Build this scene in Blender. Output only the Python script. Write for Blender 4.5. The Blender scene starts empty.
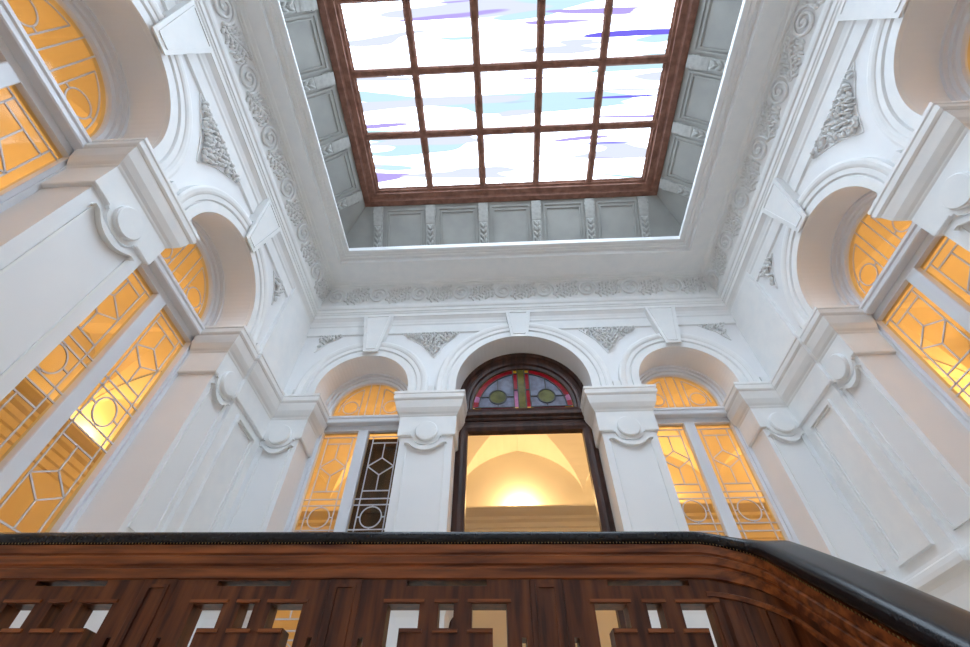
import bpy, bmesh, math, random
from mathutils import Vector, Matrix

S = bpy.context.scene
COL = S.collection
random.seed(4)
PI = math.pi

# ------------------------------------------------------------------ camera
cam = bpy.data.objects.new('camera', bpy.data.cameras.new('camera'))
COL.objects.link(cam)
cam.data.sensor_width = 36.0
cam.data.lens = 16.787
cam.data.clip_start = 0.02
_r = Vector((0.99903211, 0.04392536, 0.00232305))
_u = Vector((0.03144953, -0.75021244, 0.66044851))
_f = Vector((-0.03075322, 0.65973621, 0.75086775))
cam.matrix_world = Matrix(((_r.x, _u.x, -_f.x, 0), (_r.y, _u.y, -_f.y, 0), (_r.z, _u.z, -_f.z, 0), (0, 0, 0, 1)))
S.camera = cam

# ------------------------------------------------------------------ world and exposure
w = bpy.data.worlds.new('world'); S.world = w
w.use_nodes = True
w.node_tree.nodes['Background'].inputs[0].default_value = (0.75, 0.87, 1.0, 1)
w.node_tree.nodes['Background'].inputs[1].default_value = 0.6
S.view_settings.view_transform = 'Standard'
S.view_settings.look = 'None'
S.view_settings.gamma = 1
S.view_settings.use_curve_mapping = False
S.view_settings.exposure = 0.0
S.cycles.use_denoising = True
S.cycles.max_bounces = 10
S.cycles.diffuse_bounces = 6
S.cycles.transparent_max_bounces = 12
S.cycles.sample_clamp_indirect = 6
SKY = 8.0            # luminance of the daylit glass roof
LAMP = 27.0          # watts of one gallery uplight
LAMPCOL = (1.0, 0.62, 0.275)


# ------------------------------------------------------------------ materials
def mat(name, rgb, rough=0.5, metal=0.0, spec=0.5):
    m = bpy.data.materials.new(name); m.use_nodes = True
    b = m.node_tree.nodes['Principled BSDF']
    b.inputs['Base Color'].default_value = (*rgb, 1)
    b.inputs['Roughness'].default_value = rough
    b.inputs['Metallic'].default_value = metal
    b.inputs['Specular IOR Level'].default_value = spec
    return m


def noisy(name, c1, c2, scale=(3, 3, 3), rough=0.5, detail=4, bump=0.0, spec=0.4, lo=0.35, hi=0.65):
    m = mat(name, c1, rough, 0, spec); nt = m.node_tree; b = nt.nodes['Principled BSDF']
    tc = nt.nodes.new('ShaderNodeTexCoord'); mp = nt.nodes.new('ShaderNodeMapping')
    mp.inputs['Scale'].default_value = scale
    nz = nt.nodes.new('ShaderNodeTexNoise'); nz.inputs['Scale'].default_value = 1; nz.inputs['Detail'].default_value = detail
    cr = nt.nodes.new('ShaderNodeValToRGB')
    cr.color_ramp.elements[0].position = lo; cr.color_ramp.elements[0].color = (*c1, 1)
    cr.color_ramp.elements[1].position = hi; cr.color_ramp.elements[1].color = (*c2, 1)
    L = nt.links.new
    L(tc.outputs['Object'], mp.inputs[0]); L(mp.outputs[0], nz.inputs[0]); L(nz.outputs['Fac'], cr.inputs[0])
    L(cr.outputs[0], b.inputs['Base Color'])
    if bump:
        bp = nt.nodes.new('ShaderNodeBump'); bp.inputs['Strength'].default_value = bump; bp.inputs['Distance'].default_value = 0.01
        L(nz.outputs['Fac'], bp.inputs['Height']); L(bp.outputs[0], b.inputs['Normal'])
    return m


WHITE = noisy('white_wall_paint', (0.80, 0.81, 0.82), (0.84, 0.84, 0.84), (1.5, 1.5, 1.5), 0.55, 3)
PLASTER = noisy('white_plaster', (0.80, 0.81, 0.81), (0.84, 0.84, 0.83), (6, 6, 6), 0.6, 3)
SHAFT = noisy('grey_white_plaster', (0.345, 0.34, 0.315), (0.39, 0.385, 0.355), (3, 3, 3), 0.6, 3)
RELIEF = noisy('relief_plaster', (0.70, 0.70, 0.69), (0.80, 0.80, 0.79), (20, 20, 20), 0.65, 3)
JOINERY = mat('white_window_joinery', (0.74, 0.76, 0.80), 0.35)
CAME = mat('pale_grey_lead_came', (0.66, 0.65, 0.68), 0.45, 0.0)
DARKCAME = mat('dark_lead_came', (0.02, 0.02, 0.022), 0.5)
VAULT = noisy('gallery_plaster', (0.80, 0.77, 0.70), (0.84, 0.81, 0.74), (1, 1, 1), 0.6, 3)
WOOD_X = noisy('walnut_grain_along', (0.085, 0.020, 0.005), (0.33, 0.098, 0.026), (2.0, 22, 30), 0.38, 5, 0.12, 0.35)
WOOD_Z = noisy('walnut_grain_up', (0.048, 0.012, 0.004), (0.175, 0.050, 0.014), (22, 22, 2.2), 0.38, 5, 0.12, 0.35)
FRAMEWOOD = noisy('dark_door_wood', (0.028, 0.012, 0.009), (0.075, 0.030, 0.020), (12, 12, 2.0), 0.4, 4, 0.05, 0.35)
SKYWOOD = noisy('skylight_brown_wood', (0.19, 0.080, 0.052), (0.29, 0.135, 0.09), (9, 9, 9), 0.5, 4, 0.05, 0.3)
LEATHER = noisy('black_leather', (0.008, 0.008, 0.010), (0.016, 0.015, 0.018), (60, 60, 60), 0.27, 3, 0.03, 0.33)
BRASS = mat('dull_brass', (0.45, 0.33, 0.16), 0.35, 1.0)
FLOORM = noisy('oak_boards', (0.52, 0.36, 0.22), (0.66, 0.48, 0.31), (2, 18, 2), 0.4, 4)
STONE = noisy('warm_stone', (0.62, 0.51, 0.38), (0.72, 0.61, 0.47), (5, 5, 5), 0.5, 4)


def glass_mat(name, tint, gloss=0.06):
    m = bpy.data.materials.new(name); m.use_nodes = True; nt = m.node_tree
    nt.nodes.remove(nt.nodes['Principled BSDF'])
    out = nt.nodes['Material Output']
    t = nt.nodes.new('ShaderNodeBsdfTransparent'); t.inputs[0].default_value = (*tint, 1)
    g = nt.nodes.new('ShaderNodeBsdfGlossy'); g.inputs['Roughness'].default_value = 0.08; g.inputs[0].default_value = (1, 1, 1, 1)
    mx = nt.nodes.new('ShaderNodeMixShader'); mx.inputs[0].default_value = gloss
    nt.links.new(t.outputs[0], mx.inputs[1]); nt.links.new(g.outputs[0], mx.inputs[2]); nt.links.new(mx.outputs[0], out.inputs[0])
    return m


AMBER = glass_mat('amber_glass', (0.98, 0.80, 0.46), 0.025)


def stain(name, tint, diff):
    m = bpy.data.materials.new(name); m.use_nodes = True; nt = m.node_tree
    nt.nodes.remove(nt.nodes['Principled BSDF']); out = nt.nodes['Material Output']
    nz = nt.nodes.new('ShaderNodeTexNoise'); nz.inputs['Scale'].default_value = 9; nz.inputs['Detail'].default_value = 3
    tc = nt.nodes.new('ShaderNodeTexCoord')
    cr = nt.nodes.new('ShaderNodeValToRGB')
    cr.color_ramp.elements[0].position = 0.35; cr.color_ramp.elements[0].color = tuple(c * 0.55 for c in diff) + (1,)
    cr.color_ramp.elements[1].position = 0.65; cr.color_ramp.elements[1].color = (*diff, 1)
    t = nt.nodes.new('ShaderNodeBsdfTransparent'); t.inputs[0].default_value = (*tint, 1)
    d = nt.nodes.new('ShaderNodeBsdfDiffuse')
    g = nt.nodes.new('ShaderNodeBsdfGlossy'); g.inputs['Roughness'].default_value = 0.15
    a = nt.nodes.new('ShaderNodeMixShader'); a.inputs[0].default_value = 0.86
    b = nt.nodes.new('ShaderNodeMixShader'); b.inputs[0].default_value = 0.012
    L = nt.links.new
    L(tc.outputs['Object'], nz.inputs[0]); L(nz.outputs['Fac'], cr.inputs[0]); L(cr.outputs[0], d.inputs[0])
    L(t.outputs[0], a.inputs[1]); L(d.outputs[0], a.inputs[2]); L(a.outputs[0], b.inputs[1]); L(g.outputs[0], b.inputs[2])
    L(b.outputs[0], out.inputs[0])
    return m


ST_RED = stain('ruby_glass', (0.45, 0.01, 0.03), (0.34, 0.004, 0.014))
ST_BLUE = stain('grey_blue_glass', (0.28, 0.32, 0.44), (0.20, 0.24, 0.36))
ST_OLIVE = stain('olive_glass', (0.2, 0.2, 0.06), (0.17, 0.165, 0.045))
ST_GOLD = stain('gold_glass', (0.95, 0.55, 0.05), (0.80, 0.42, 0.02))
ST_MAUVE = stain('mauve_glass', (0.6, 0.25, 0.5), (0.52, 0.20, 0.42))


def sky_glass():
    # daylight through a glass roof: white panes with long wavy coloured streaks
    m = bpy.data.materials.new('streaked_daylit_glass'); m.use_nodes = True; nt = m.node_tree
    nt.nodes.remove(nt.nodes['Principled BSDF']); out = nt.nodes['Material Output']
    L = nt.links.new
    tc = nt.nodes.new('ShaderNodeTexCoord')
    em = nt.nodes.new('ShaderNodeEmission'); em.inputs['Strength'].default_value = 1.0

    def streak(scale, seed, lo, hi):
        mp = nt.nodes.new('ShaderNodeMapping'); mp.inputs['Scale'].default_value = scale; mp.inputs['Location'].default_value = (seed, seed * 2.3, 0)
        L(tc.outputs['Object'], mp.inputs[0])
        n = nt.nodes.new('ShaderNodeTexNoise'); n.inputs['Scale'].default_value = 1; n.inputs['Detail'].default_value = 1.5
        n.inputs['Distortion'].default_value = 0.5
        L(mp.outputs[0], n.inputs[0])
        mr = nt.nodes.new('ShaderNodeMapRange'); mr.inputs['From Min'].default_value = lo; mr.inputs['From Max'].default_value = hi
        L(n.outputs['Fac'], mr.inputs[0])
        return mr.outputs[0]

    def mix(fac, a, rgb):
        mx = nt.nodes.new('ShaderNodeMix'); mx.data_type = 'RGBA'
        L(fac, mx.inputs['Factor'])
        if a is None: mx.inputs[6].default_value = (SKY * 0.80, SKY * 0.98, SKY * 1.17, 1)
        else: L(a, mx.inputs[6])
        mx.inputs[7].default_value = (*rgb, 1)
        return mx.outputs[2]
    c = mix(streak((0.36, 3.6, 1), 3.1, 0.575, 0.60), None, (0.66, 0.93, 1.02))
    c = mix(streak((0.32, 3.4, 1), 11.7, 0.615, 0.64), c, (0.82, 0.88, 1.05))
    c = mix(streak((0.30, 5.4, 1), 23.4, 0.655, 0.675), c, (0.55, 0.45, 0.98))
    c = mix(streak((0.30, 6.6, 1), 41.9, 0.70, 0.71), c, (0.22, 0.18, 0.95))
    L(c, em.inputs[0]); L(em.outputs[0], out.inputs[0])
    return m


SKYGLASS = sky_glass()
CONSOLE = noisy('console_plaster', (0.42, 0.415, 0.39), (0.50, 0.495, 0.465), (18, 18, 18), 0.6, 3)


def lamp_mat():
    m = bpy.data.materials.new('lamp_bulb_glow'); m.use_nodes = True; nt = m.node_tree
    b = nt.nodes['Principled BSDF']
    b.inputs['Emission Color'].default_value = (*LAMPCOL, 1); b.inputs['Emission Strength'].default_value = 8
    return m


BULB = lamp_mat()


# ------------------------------------------------------------------ object helpers
def link(name, me, parent=None):
    o = bpy.data.objects.new(name, me); COL.objects.link(o)
    if parent is not None: o.parent = parent
    return o


def tag(o, label=None, cat=None, group=None, kind=None):
    if label: o['label'] = label
    if cat: o['category'] = cat
    if group: o['group'] = group
    if kind: o['kind'] = kind
    return o


def empty(name, loc=(0, 0, 0), label=None, cat=None, group=None, kind=None):
    o = bpy.data.objects.new(name, None); COL.objects.link(o); o.location = loc
    o.empty_display_size = 0.1
    return tag(o, label, cat, group, kind)


def copy_tree(o, parent=None):
    c = o.copy(); COL.objects.link(c)
    if parent is not None: c.parent = parent
    for ch in [x for x in bpy.data.objects if x.parent == o]:
        copy_tree(ch, c)
    return c


class MB:
    """collects geometry of ONE object; T maps local (u, d, z) to world"""
    def __init__(s, T=None):
        s.v = []; s.f = []; s.m = []; s.T = T or (lambda u, d, z: (u, d, z)); s.mi = 0; s.smooth = set()

    def vert(s, u, d, z):
        s.v.append(Vector(s.T(u, d, z))); return len(s.v) - 1

    def face(s, idx, smooth=False):
        if smooth: s.smooth.add(len(s.f))
        s.f.append(tuple(idx)); s.m.append(s.mi)

    def poly(s, pts): s.face([s.vert(*p) for p in pts])

    def box(s, u0, u1, d0, d1, z0, z1):
        i = [s.vert(u, d, z) for u in (u0, u1) for d in (d0, d1) for z in (z0, z1)]
        for q in ((0, 1, 3, 2), (4, 6, 7, 5), (0, 4, 5, 1), (2, 3, 7, 6), (0, 2, 6, 4), (1, 5, 7, 3)):
            s.face([i[k] for k in q])

    def loft(s, rings, closed_ring=True, caps=True, closed_path=False, smooth=False):
        R = [[s.vert(*p) for p in ring] for ring in rings]
        n = len(R[0]); m = len(R)
        for a in range(m if closed_path else m - 1):
            A, B = R[a], R[(a + 1) % m]
            for k in range(n if closed_ring else n - 1):
                k2 = (k + 1) % n
                s.face((A[k], A[k2], B[k2], B[k]), smooth)
        if caps and closed_ring and not closed_path:
            s.face(R[0][::-1]); s.face(R[-1])

    def prism(s, outline, d0, d1):
        """outline [(u, z)] extruded in d"""
        s.loft([[(u, d0, z) for u, z in outline], [(u, d1, z) for u, z in outline]])

    def bar(s, a, b, wd, d0, d1):
        """flat bar between (u,z) points a, b"""
        dx, dz = b[0] - a[0], b[1] - a[1]; l = math.hypot(dx, dz) or 1
        px, pz = -dz / l * wd / 2, dx / l * wd / 2
        s.prism([(a[0] + px, a[1] + pz), (b[0] + px, b[1] + pz), (b[0] - px, b[1] - pz), (a[0] - px, a[1] - pz)], d0, d1)

    def arc(s, c, r0, r1, a0, a1, d0, d1, n=32):
        rings = []
        full = abs(abs(a1 - a0) - 2 * PI) < 1e-6
        for k in range(n if full else n + 1):
            a = a0 + (a1 - a0) * k / n; ca, sa = math.cos(a), math.sin(a)
            rings.append([(c[0] + r * ca, d, c[1] + r * sa) for r, d in ((r0, d0), (r1, d0), (r1, d1), (r0, d1))])
        s.loft(rings, closed_path=full)

    def tube(s, pts, rad, n=6, closed=False):
        pts = [Vector(p) for p in pts]; rings = []
        m = len(pts)
        for i, p in enumerate(pts):
            a = pts[(i - 1) % m] if (closed or i > 0) else p
            b = pts[(i + 1) % m] if (closed or i < m - 1) else p
            t = (b - a).normalized()
            ref = Vector((0, 1, 0)) if abs(t.y) < 0.9 else Vector((0, 0, 1))
            x = t.cross(ref).normalized(); y = x.cross(t)
            r = rad[i] if isinstance(rad, (list, tuple)) else rad
            rings.append([tuple(p + (x * math.cos(2 * PI * k / n) + y * math.sin(2 * PI * k / n)) * r) for k in range(n)])
        s.loft(rings, closed_path=closed, smooth=True)

    def blob(s, c, ax, ang=0.0, n=8, m=5):
        """ellipsoid: half axes (u, d, z), turned by ang in the u-z plane"""
        ca, sa = math.cos(ang), math.sin(ang); rings = []
        top = s.vert(c[0] + ca * 0 - sa * ax[2], c[1], c[2] + ca * ax[2])
        prev = None
        for i in range(1, m):
            t = PI * i / m; ring = []
            for k in range(n):
                p = 2 * PI * k / n
                lu, ld, lz = ax[0] * math.sin(t) * math.cos(p), ax[1] * math.sin(t) * math.sin(p), ax[2] * math.cos(t)
                ring.append(s.vert(c[0] + ca * lu - sa * lz, c[1] + ld, c[2] + sa * lu + ca * lz))
            for k in range(n):
                if prev is None: s.face((top, ring[k], ring[(k + 1) % n]), True)
                else: s.face((prev[k], ring[k], ring[(k + 1) % n], prev[(k + 1) % n]), True)
            prev = ring
        bot = s.vert(c[0] + sa * ax[2], c[1], c[2] - ca * ax[2])
        for k in range(n): s.face((prev[(k + 1) % n], prev[k], bot), True)

    def build(s, name, mats, parent=None, bevel=0.0):
        me = bpy.data.meshes.new(name)
        # local origin at the middle of the base
        lo = Vector((min(p.x for p in s.v), min(p.y for p in s.v), min(p.z for p in s.v)))
        hi = Vector((max(p.x for p in s.v), max(p.y for p in s.v), max(p.z for p in s.v)))
        org = Vector(((lo.x + hi.x) / 2, (lo.y + hi.y) / 2, lo.z)) if parent is None else Vector(parent_world(parent))
        me.from_pydata([tuple(p - org) for p in s.v], [], s.f)
        for mm in (mats if isinstance(mats, (list, tuple)) else [mats]): me.materials.append(mm)
        for i, p in enumerate(me.polygons):
            p.material_index = s.m[i]; p.use_smooth = i in s.smooth
        bm = bmesh.new(); bm.from_mesh(me)
        bmesh.ops.recalc_face_normals(bm, faces=bm.faces); bm.to_mesh(me); bm.free()
        o = link(name, me, parent)
        if parent is None: o.location = org
        if bevel:
            b = o.modifiers.new('bevel', 'BEVEL'); b.width = bevel; b.segments = 2; b.limit_method = 'ANGLE'
        return o


def parent_world(p):
    v = Vector((0, 0, 0))
    while p is not None:
        v += p.location; p = p.parent
    return v


def sweep(path, prof, side=1, closed=False):
    """rings of (x, y, z) for profile [(offset, z)] carried round the plan path with mitred corners; side +1 = left of travel"""
    n = len(path); rings = []
    P = [Vector(p) for p in path]

    def nrm(a, b):
        t = (b - a).normalized(); return Vector((-t.y, t.x)) * side
    for i, p in enumerate(P):
        ns = []
        if closed or i > 0: ns.append(nrm(P[i - 1], p))
        if closed or i < n - 1: ns.append(nrm(p, P[(i + 1) % n]))
        m = ns[0] if len(ns) == 1 else (ns[0] + ns[1]) / max(0.25, 1 + ns[0].dot(ns[1]))
        rings.append([(p.x + m.x * o, p.y + m.y * o, z) for o, z in prof])
    return rings


def swept(mb, path, prof, side=1, closed=False, closed_prof=False, caps=False):
    mb.loft(sweep(path, prof, side, closed), closed_ring=closed_prof, closed_path=closed, caps=caps)


# ------------------------------------------------------------------ the room's measures (metres, the eye is at the origin)
XL, XR, YB, YF = -3.25, 3.87, 5.0, -3.60
CX = 0.32
FL = -1.60               # lower floor
LAND = 0.05              # landing and gallery floor
ZCOR = 5.81              # underside of the cornice
ZAB = 4.14               # top of the capitals
RV = 0.42                # reveal depth to the window joinery
TH = 0.62                # wall thickness

Tb = lambda u, d, z: (u, YB - d, z)
Tl = lambda u, d, z: (XL + d, u, z)
Tr = lambda u, d, z: (XR - d, u, z)
ARCH_B = [(-2.02, 0.675, 4.29), (CX, 0.97, 4.34), (2.66, 0.675, 4.29)]
ARCH_S = [(2.93, 0.75, 4.27), (0.69, 0.75, 4.27), (-1.55, 0.75, 4.27)]
WALLS = {'back': (Tb, ARCH_B, XL, XR), 'left': (Tl, ARCH_S, YF, YB), 'right': (Tr, ARCH_S, YF, YB)}
NA = 40


def arch_pts(uc, r, zc, n=NA):
    return [(uc + r * math.cos(PI - PI * k / n), zc + r * math.sin(PI - PI * k / n)) for k in range(n + 1)]


def build_wall(side):
    T, arches, u0, u1 = WALLS[side]
    mb = MB(T); ztop = 6.9
    arches = sorted(arches)
    for d in (0.0, -TH):
        cur = u0 if d == 0 else u0 - 0.6
        last = u1 if d == 0 else u1 + 0.6
        for uc, r, zc in arches:
            sill = LAND if (side == 'back' and abs(uc - CX) < 0.1) else 0.9
            mb.poly([(cur, d, FL), (uc - r, d, FL), (uc - r, d, ztop), (cur, d, ztop)])
            P = arch_pts(uc, r, zc)
            for a, b in zip(P, P[1:]):
                mb.poly([(a[0], d, a[1]), (b[0], d, b[1]), (b[0], d, ztop), (a[0], d, ztop)])
            mb.poly([(uc - r, d, FL), (uc + r, d, FL), (uc + r, d, sill), (uc - r, d, sill)])
            cur = uc + r
        mb.poly([(cur, d, FL), (last, d, FL), (last, d, ztop), (cur, d, ztop)])
    for uc, r, zc in arches:
        sill = LAND if (side == 'back' and abs(uc - CX) < 0.1) else 0.9
        P = [(uc - r, sill)] + arch_pts(uc, r, zc) + [(uc + r, sill)]
        mb.loft([[(u, d, z) for u, z in P] for d in (0.0, -TH)], closed_ring=True, caps=False)
    o = mb.build('wall_' + side, WHITE)
    return tag(o, {'back': 'white plastered wall with three arches facing the stairs, wooden doorway in its middle',
                   'left': 'white plastered arcade wall on the left of the stairwell with leaded windows',
                   'right': 'white plastered arcade wall on the right of the stairwell with leaded windows'}[side], 'wall', kind='structure')


for s_ in WALLS: build_wall(s_)
mb = MB(); mb.box(XL - 0.6, XR + 0.6, YF - 0.25, YF, FL, 7.0)
tag(mb.build('wall_front', WHITE), 'plain white wall closing the stairwell behind the stairs', 'wall', kind='structure')
mb = MB(); mb.box(XL - 0.05, XR + 0.05, YF - 0.05, YB + 0.05, FL - 0.2, FL)
tag(mb.build('floor', FLOORM), 'warm brown floor at the foot of the stairs', 'floor', kind='structure')

# ------------------------------------------------------------------ cornice, ceiling soffit, lantern well
ROOM = [(XL, YF), (XR, YF), (XR, YB), (XL, YB)]
OPEN = [(-2.51, -2.63), (3.05, -2.63), (3.05, 4.05), (-2.51, 4.05)]
WELL = [(-2.48, -2.51), (3.03, -2.51), (3.03, 3.93), (-2.48, 3.93)]      # top edge of the cove, at the skylight frame
SLO = 0.72                # the cove runs outwards by this much per metre of drop
mb = MB()
swept(mb, ROOM, [(0, 5.47), (0.03, 5.48), (0.03, 5.66), (0.045, 5.68), (0.05, 5.71), (0.07, 5.76), (0.11, ZCOR - 0.005), (0.12, ZCOR),
                 (0.12, 5.87), (0.135, 5.885), (0.135, 5.905), (0.15, 5.915), (0.15, 5.975), (0.17, 5.99), (0.18, 6.02), (0.18, 6.07), (0.15, 6.085), (0.13, 6.10)], 1, True)
tag(mb.build('trim_1', PLASTER), 'stepped white cornice running round the top of all the arcade walls', 'cornice', kind='structure')
mb = MB()
swept(mb, ROOM, [(0.13, 6.085), (0.15, 6.10), (0.255, 6.44), (0.275, 6.445), (0.275, 6.46), (0.30, 6.465), (0.31, 6.485), (0.345, 6.49), (0.36, 6.50)], 1, True)
tag(mb.build('trim_2', PLASTER), 'frieze band carrying the scroll ornament above the cornice', 'frieze', kind='structure')
# flat soffit between the frieze and the opening
mb = MB()
A = [r[0] for r in sweep(ROOM, [(0.36, 6.50)], 1, True)]
B = [r[0] for r in sweep(OPEN, [(0.20, 6.50)], -1, True)]
for i in range(4):
    j = (i + 1) % 4
    mb.poly([A[i], A[j], B[j], B[i]])
tag(mb.build('ceiling', PLASTER), 'flat plaster ceiling border round the open skylight well', 'ceiling', kind='structure')
mb = MB()
swept(mb, OPEN, [(0.20, 6.50), (0.20, 6.492), (0.19, 6.488), (0.18, 6.492), (0.178, 6.565), (0.13, 6.57), (0.125, 6.585), (0.085, 6.585), (0.08, 6.60), (0.045, 6.60), (0.04, 6.588), (0.015, 6.582),
                 (0.0, 6.587), (0.0, 6.602), (0.03, 6.606), (0.06, 6.78)], -1, True)
tag(mb.build('trim_3', PLASTER), 'moulded white edge framing the opening below the skylight', 'moulding', kind='structure')
mb = MB()
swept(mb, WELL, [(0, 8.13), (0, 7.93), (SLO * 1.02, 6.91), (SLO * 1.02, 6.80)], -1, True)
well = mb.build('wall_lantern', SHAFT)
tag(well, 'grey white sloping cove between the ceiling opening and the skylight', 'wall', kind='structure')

# skylight -----------------------------------------------------------
GX0, GX1, GY0, GY1 = -2.20, 2.75, -2.23, 3.65
sky = empty('skylight', (0.275, 0.71, 7.93), 'large brown wooden skylight of square white panes with blue and violet streaks', 'skylight')
mb = MB()
swept(mb, [(GX0, GY0), (GX1, GY0), (GX1, GY1), (GX0, GY1)],
      [(-0.03, 8.13), (-0.03, 8.07), (0.0, 8.05), (0.0, 8.03), (0.04, 8.02), (0.05, 7.985), (0.14, 7.975), (0.16, 7.95), (0.17, 7.93), (0.27, 7.93), (0.27, 8.13)], -1, True, True)
mb.build('frame', SKYWOOD, sky)
BARX = [GX0 + (GX1 - GX0) * k / 5 for k in range(6)]
BARY = [GY0 + (GY1 - GY0) * k / 6 for k in range(7)]
for x in BARX[1:-1]:
    mb = MB(); mb.loft([[(x - 0.065, y, 8.115), (x - 0.058, y, 8.045), (x - 0.032, y, 8.025), (x + 0.032, y, 8.025), (x + 0.058, y, 8.045), (x + 0.065, y, 8.115)] for y in (GY0, GY1)])
    mb.build('glazing_bar', SKYWOOD, sky)
for y in BARY[1:-1]:
    mb = MB(); mb.loft([[(x, y - 0.065, 8.117), (x, y - 0.058, 8.047), (x, y - 0.032, 8.027), (x, y + 0.032, 8.027), (x, y + 0.058, 8.047), (x, y + 0.065, 8.117)] for x in (GX0, GX1)])
    mb.build('glazing_bar', SKYWOOD, sky)
mb = MB()
for i in range(5):
    for j in range(6):
        mb.box(BARX[i] + 0.01, BARX[i + 1] - 0.01, BARY[j] + 0.01, BARY[j + 1] - 0.01, 8.09, 8.10)
tag(mb.build('glass', SKYGLASS, sky), 'white glass with blue and violet streaks')

# panels on the well walls and the consoles that carry the skylight frame
SH = lambda d, z: d - SLO * (7.93 - z)
TWb = lambda u, d, z: (u, 3.93 - SH(d, z), z)
TWl = lambda u, d, z: (-2.48 + SH(d, z), u, z)
TWr = lambda u, d, z: (3.03 - SH(d, z), u, z)


def make_console(name='console_bracket'):
    root = empty(name)
    sheared = lambda u, d, z: (u, -SH(d, z), z)
    mb = MB(sheared)
    # scroll profile in (d, z) extruded over the width
    prof = [(0.001, 7.90), (0.04, 7.90), (0.06, 7.88), (0.066, 7.82), (0.063, 7.76), (0.058, 7.70), (0.05, 7.655), (0.045, 7.66), (0.042, 7.63), (0.036, 7.60), (0.001, 7.59)]
    mb.loft([[(u, d, z) for d, z in prof] for u in (-0.085, 0.085)])
    mb.build('scroll_block', CONSOLE, root)
    for sgn in (-1, 1):
        mb = MB(sheared)
        pts = []
        for k in range(22):
            a = k / 21 * 3.4 * PI; rr = 0.03 * (1 - k / 26)
            pts.append((sgn * 0.088, 0.036 + rr * math.cos(a), 7.77 + rr * math.sin(a) * 2.2))
        mb.tube(pts, 0.009, 5)
        mb.build('volute', CONSOLE, root)
    mb = MB(sheared)
    mb.loft([[(-0.085, 0.001, 7.60), (0.085, 0.001, 7.60), (0.08, 0.035, 7.59), (-0.08, 0.035, 7.59)], [(-0.085, 0.001, 6.93), (0.085, 0.001, 6.93), (0.08, 0.035, 6.93), (-0.08, 0.035, 6.93)]])
    for k in range(7):
        z = 7.53 - k * 0.088
        for sg in (-1, 1):
            mb.blob((sg * 0.034, 0.045, z), (0.022, 0.03, 0.045), -sg * 0.5)
        mb.blob((0, 0.05, z - 0.03), (0.018, 0.03, 0.028))
    mb.build('leaf_drop', CONSOLE, root)
    return root


ORD = ['first', 'second', 'third', 'fourth', 'fifth', 'sixth', 'seventh', 'eighth', 'ninth', 'tenth', 'eleventh', 'twelfth', 'thirteenth', 'fourteenth']
con0 = make_console()
first = True
bx6 = [BARX[0] + 0.0] + BARX[1:-1] + [BARX[5]]
for k, x in enumerate(bx6):
    o = con0 if first else copy_tree(con0); first = False
    o.location = (x - 0.01, 3.93, 0)
    tag(o, f'plaster scroll console at the far edge of the skylight, {ORD[k]} from the left', 'console', 'scroll consoles under the skylight')
for side, T, rot in (('left', TWl, PI / 2), ('right', TWr, -PI / 2)):
    for k, y in enumerate([BARY[6], BARY[5], BARY[4], BARY[3]]):
        o = copy_tree(con0); p = T(y, 0.0, 7.93); o.location = (p[0], p[1], 0); o.rotation_euler = (0, 0, rot)
        tag(o, f'plaster scroll console along the {side} edge of the skylight, {ORD[k]} from the far corner', 'console', 'scroll consoles under the skylight')


def ring_frame(mb, u0, u1, z0, z1, wd, d0, d1):
    """raised picture-frame strip"""
    mb.box(u0, u1, d0, d1, z0, z0 + wd); mb.box(u0, u1, d0, d1, z1 - wd, z1)
    mb.box(u0, u0 + wd, d0, d1, z0 + wd, z1 - wd); mb.box(u1 - wd, u1, d0, d1, z0 + wd, z1 - wd)


for T, us in ((TWb, bx6), (TWl, BARY[2:]), (TWr, BARY[2:])):
    for a, b in zip(us, us[1:]):
        mb = MB(T)
        ring_frame(mb, a + 0.125, b - 0.125, 6.93, 7.87, 0.03, 0.0, 0.02)
        ring_frame(mb, a + 0.18, b - 0.18, 6.95, 7.80, 0.02, 0.0, 0.025)
        mb.build('panel_moulding', SHAFT, well)

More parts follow.
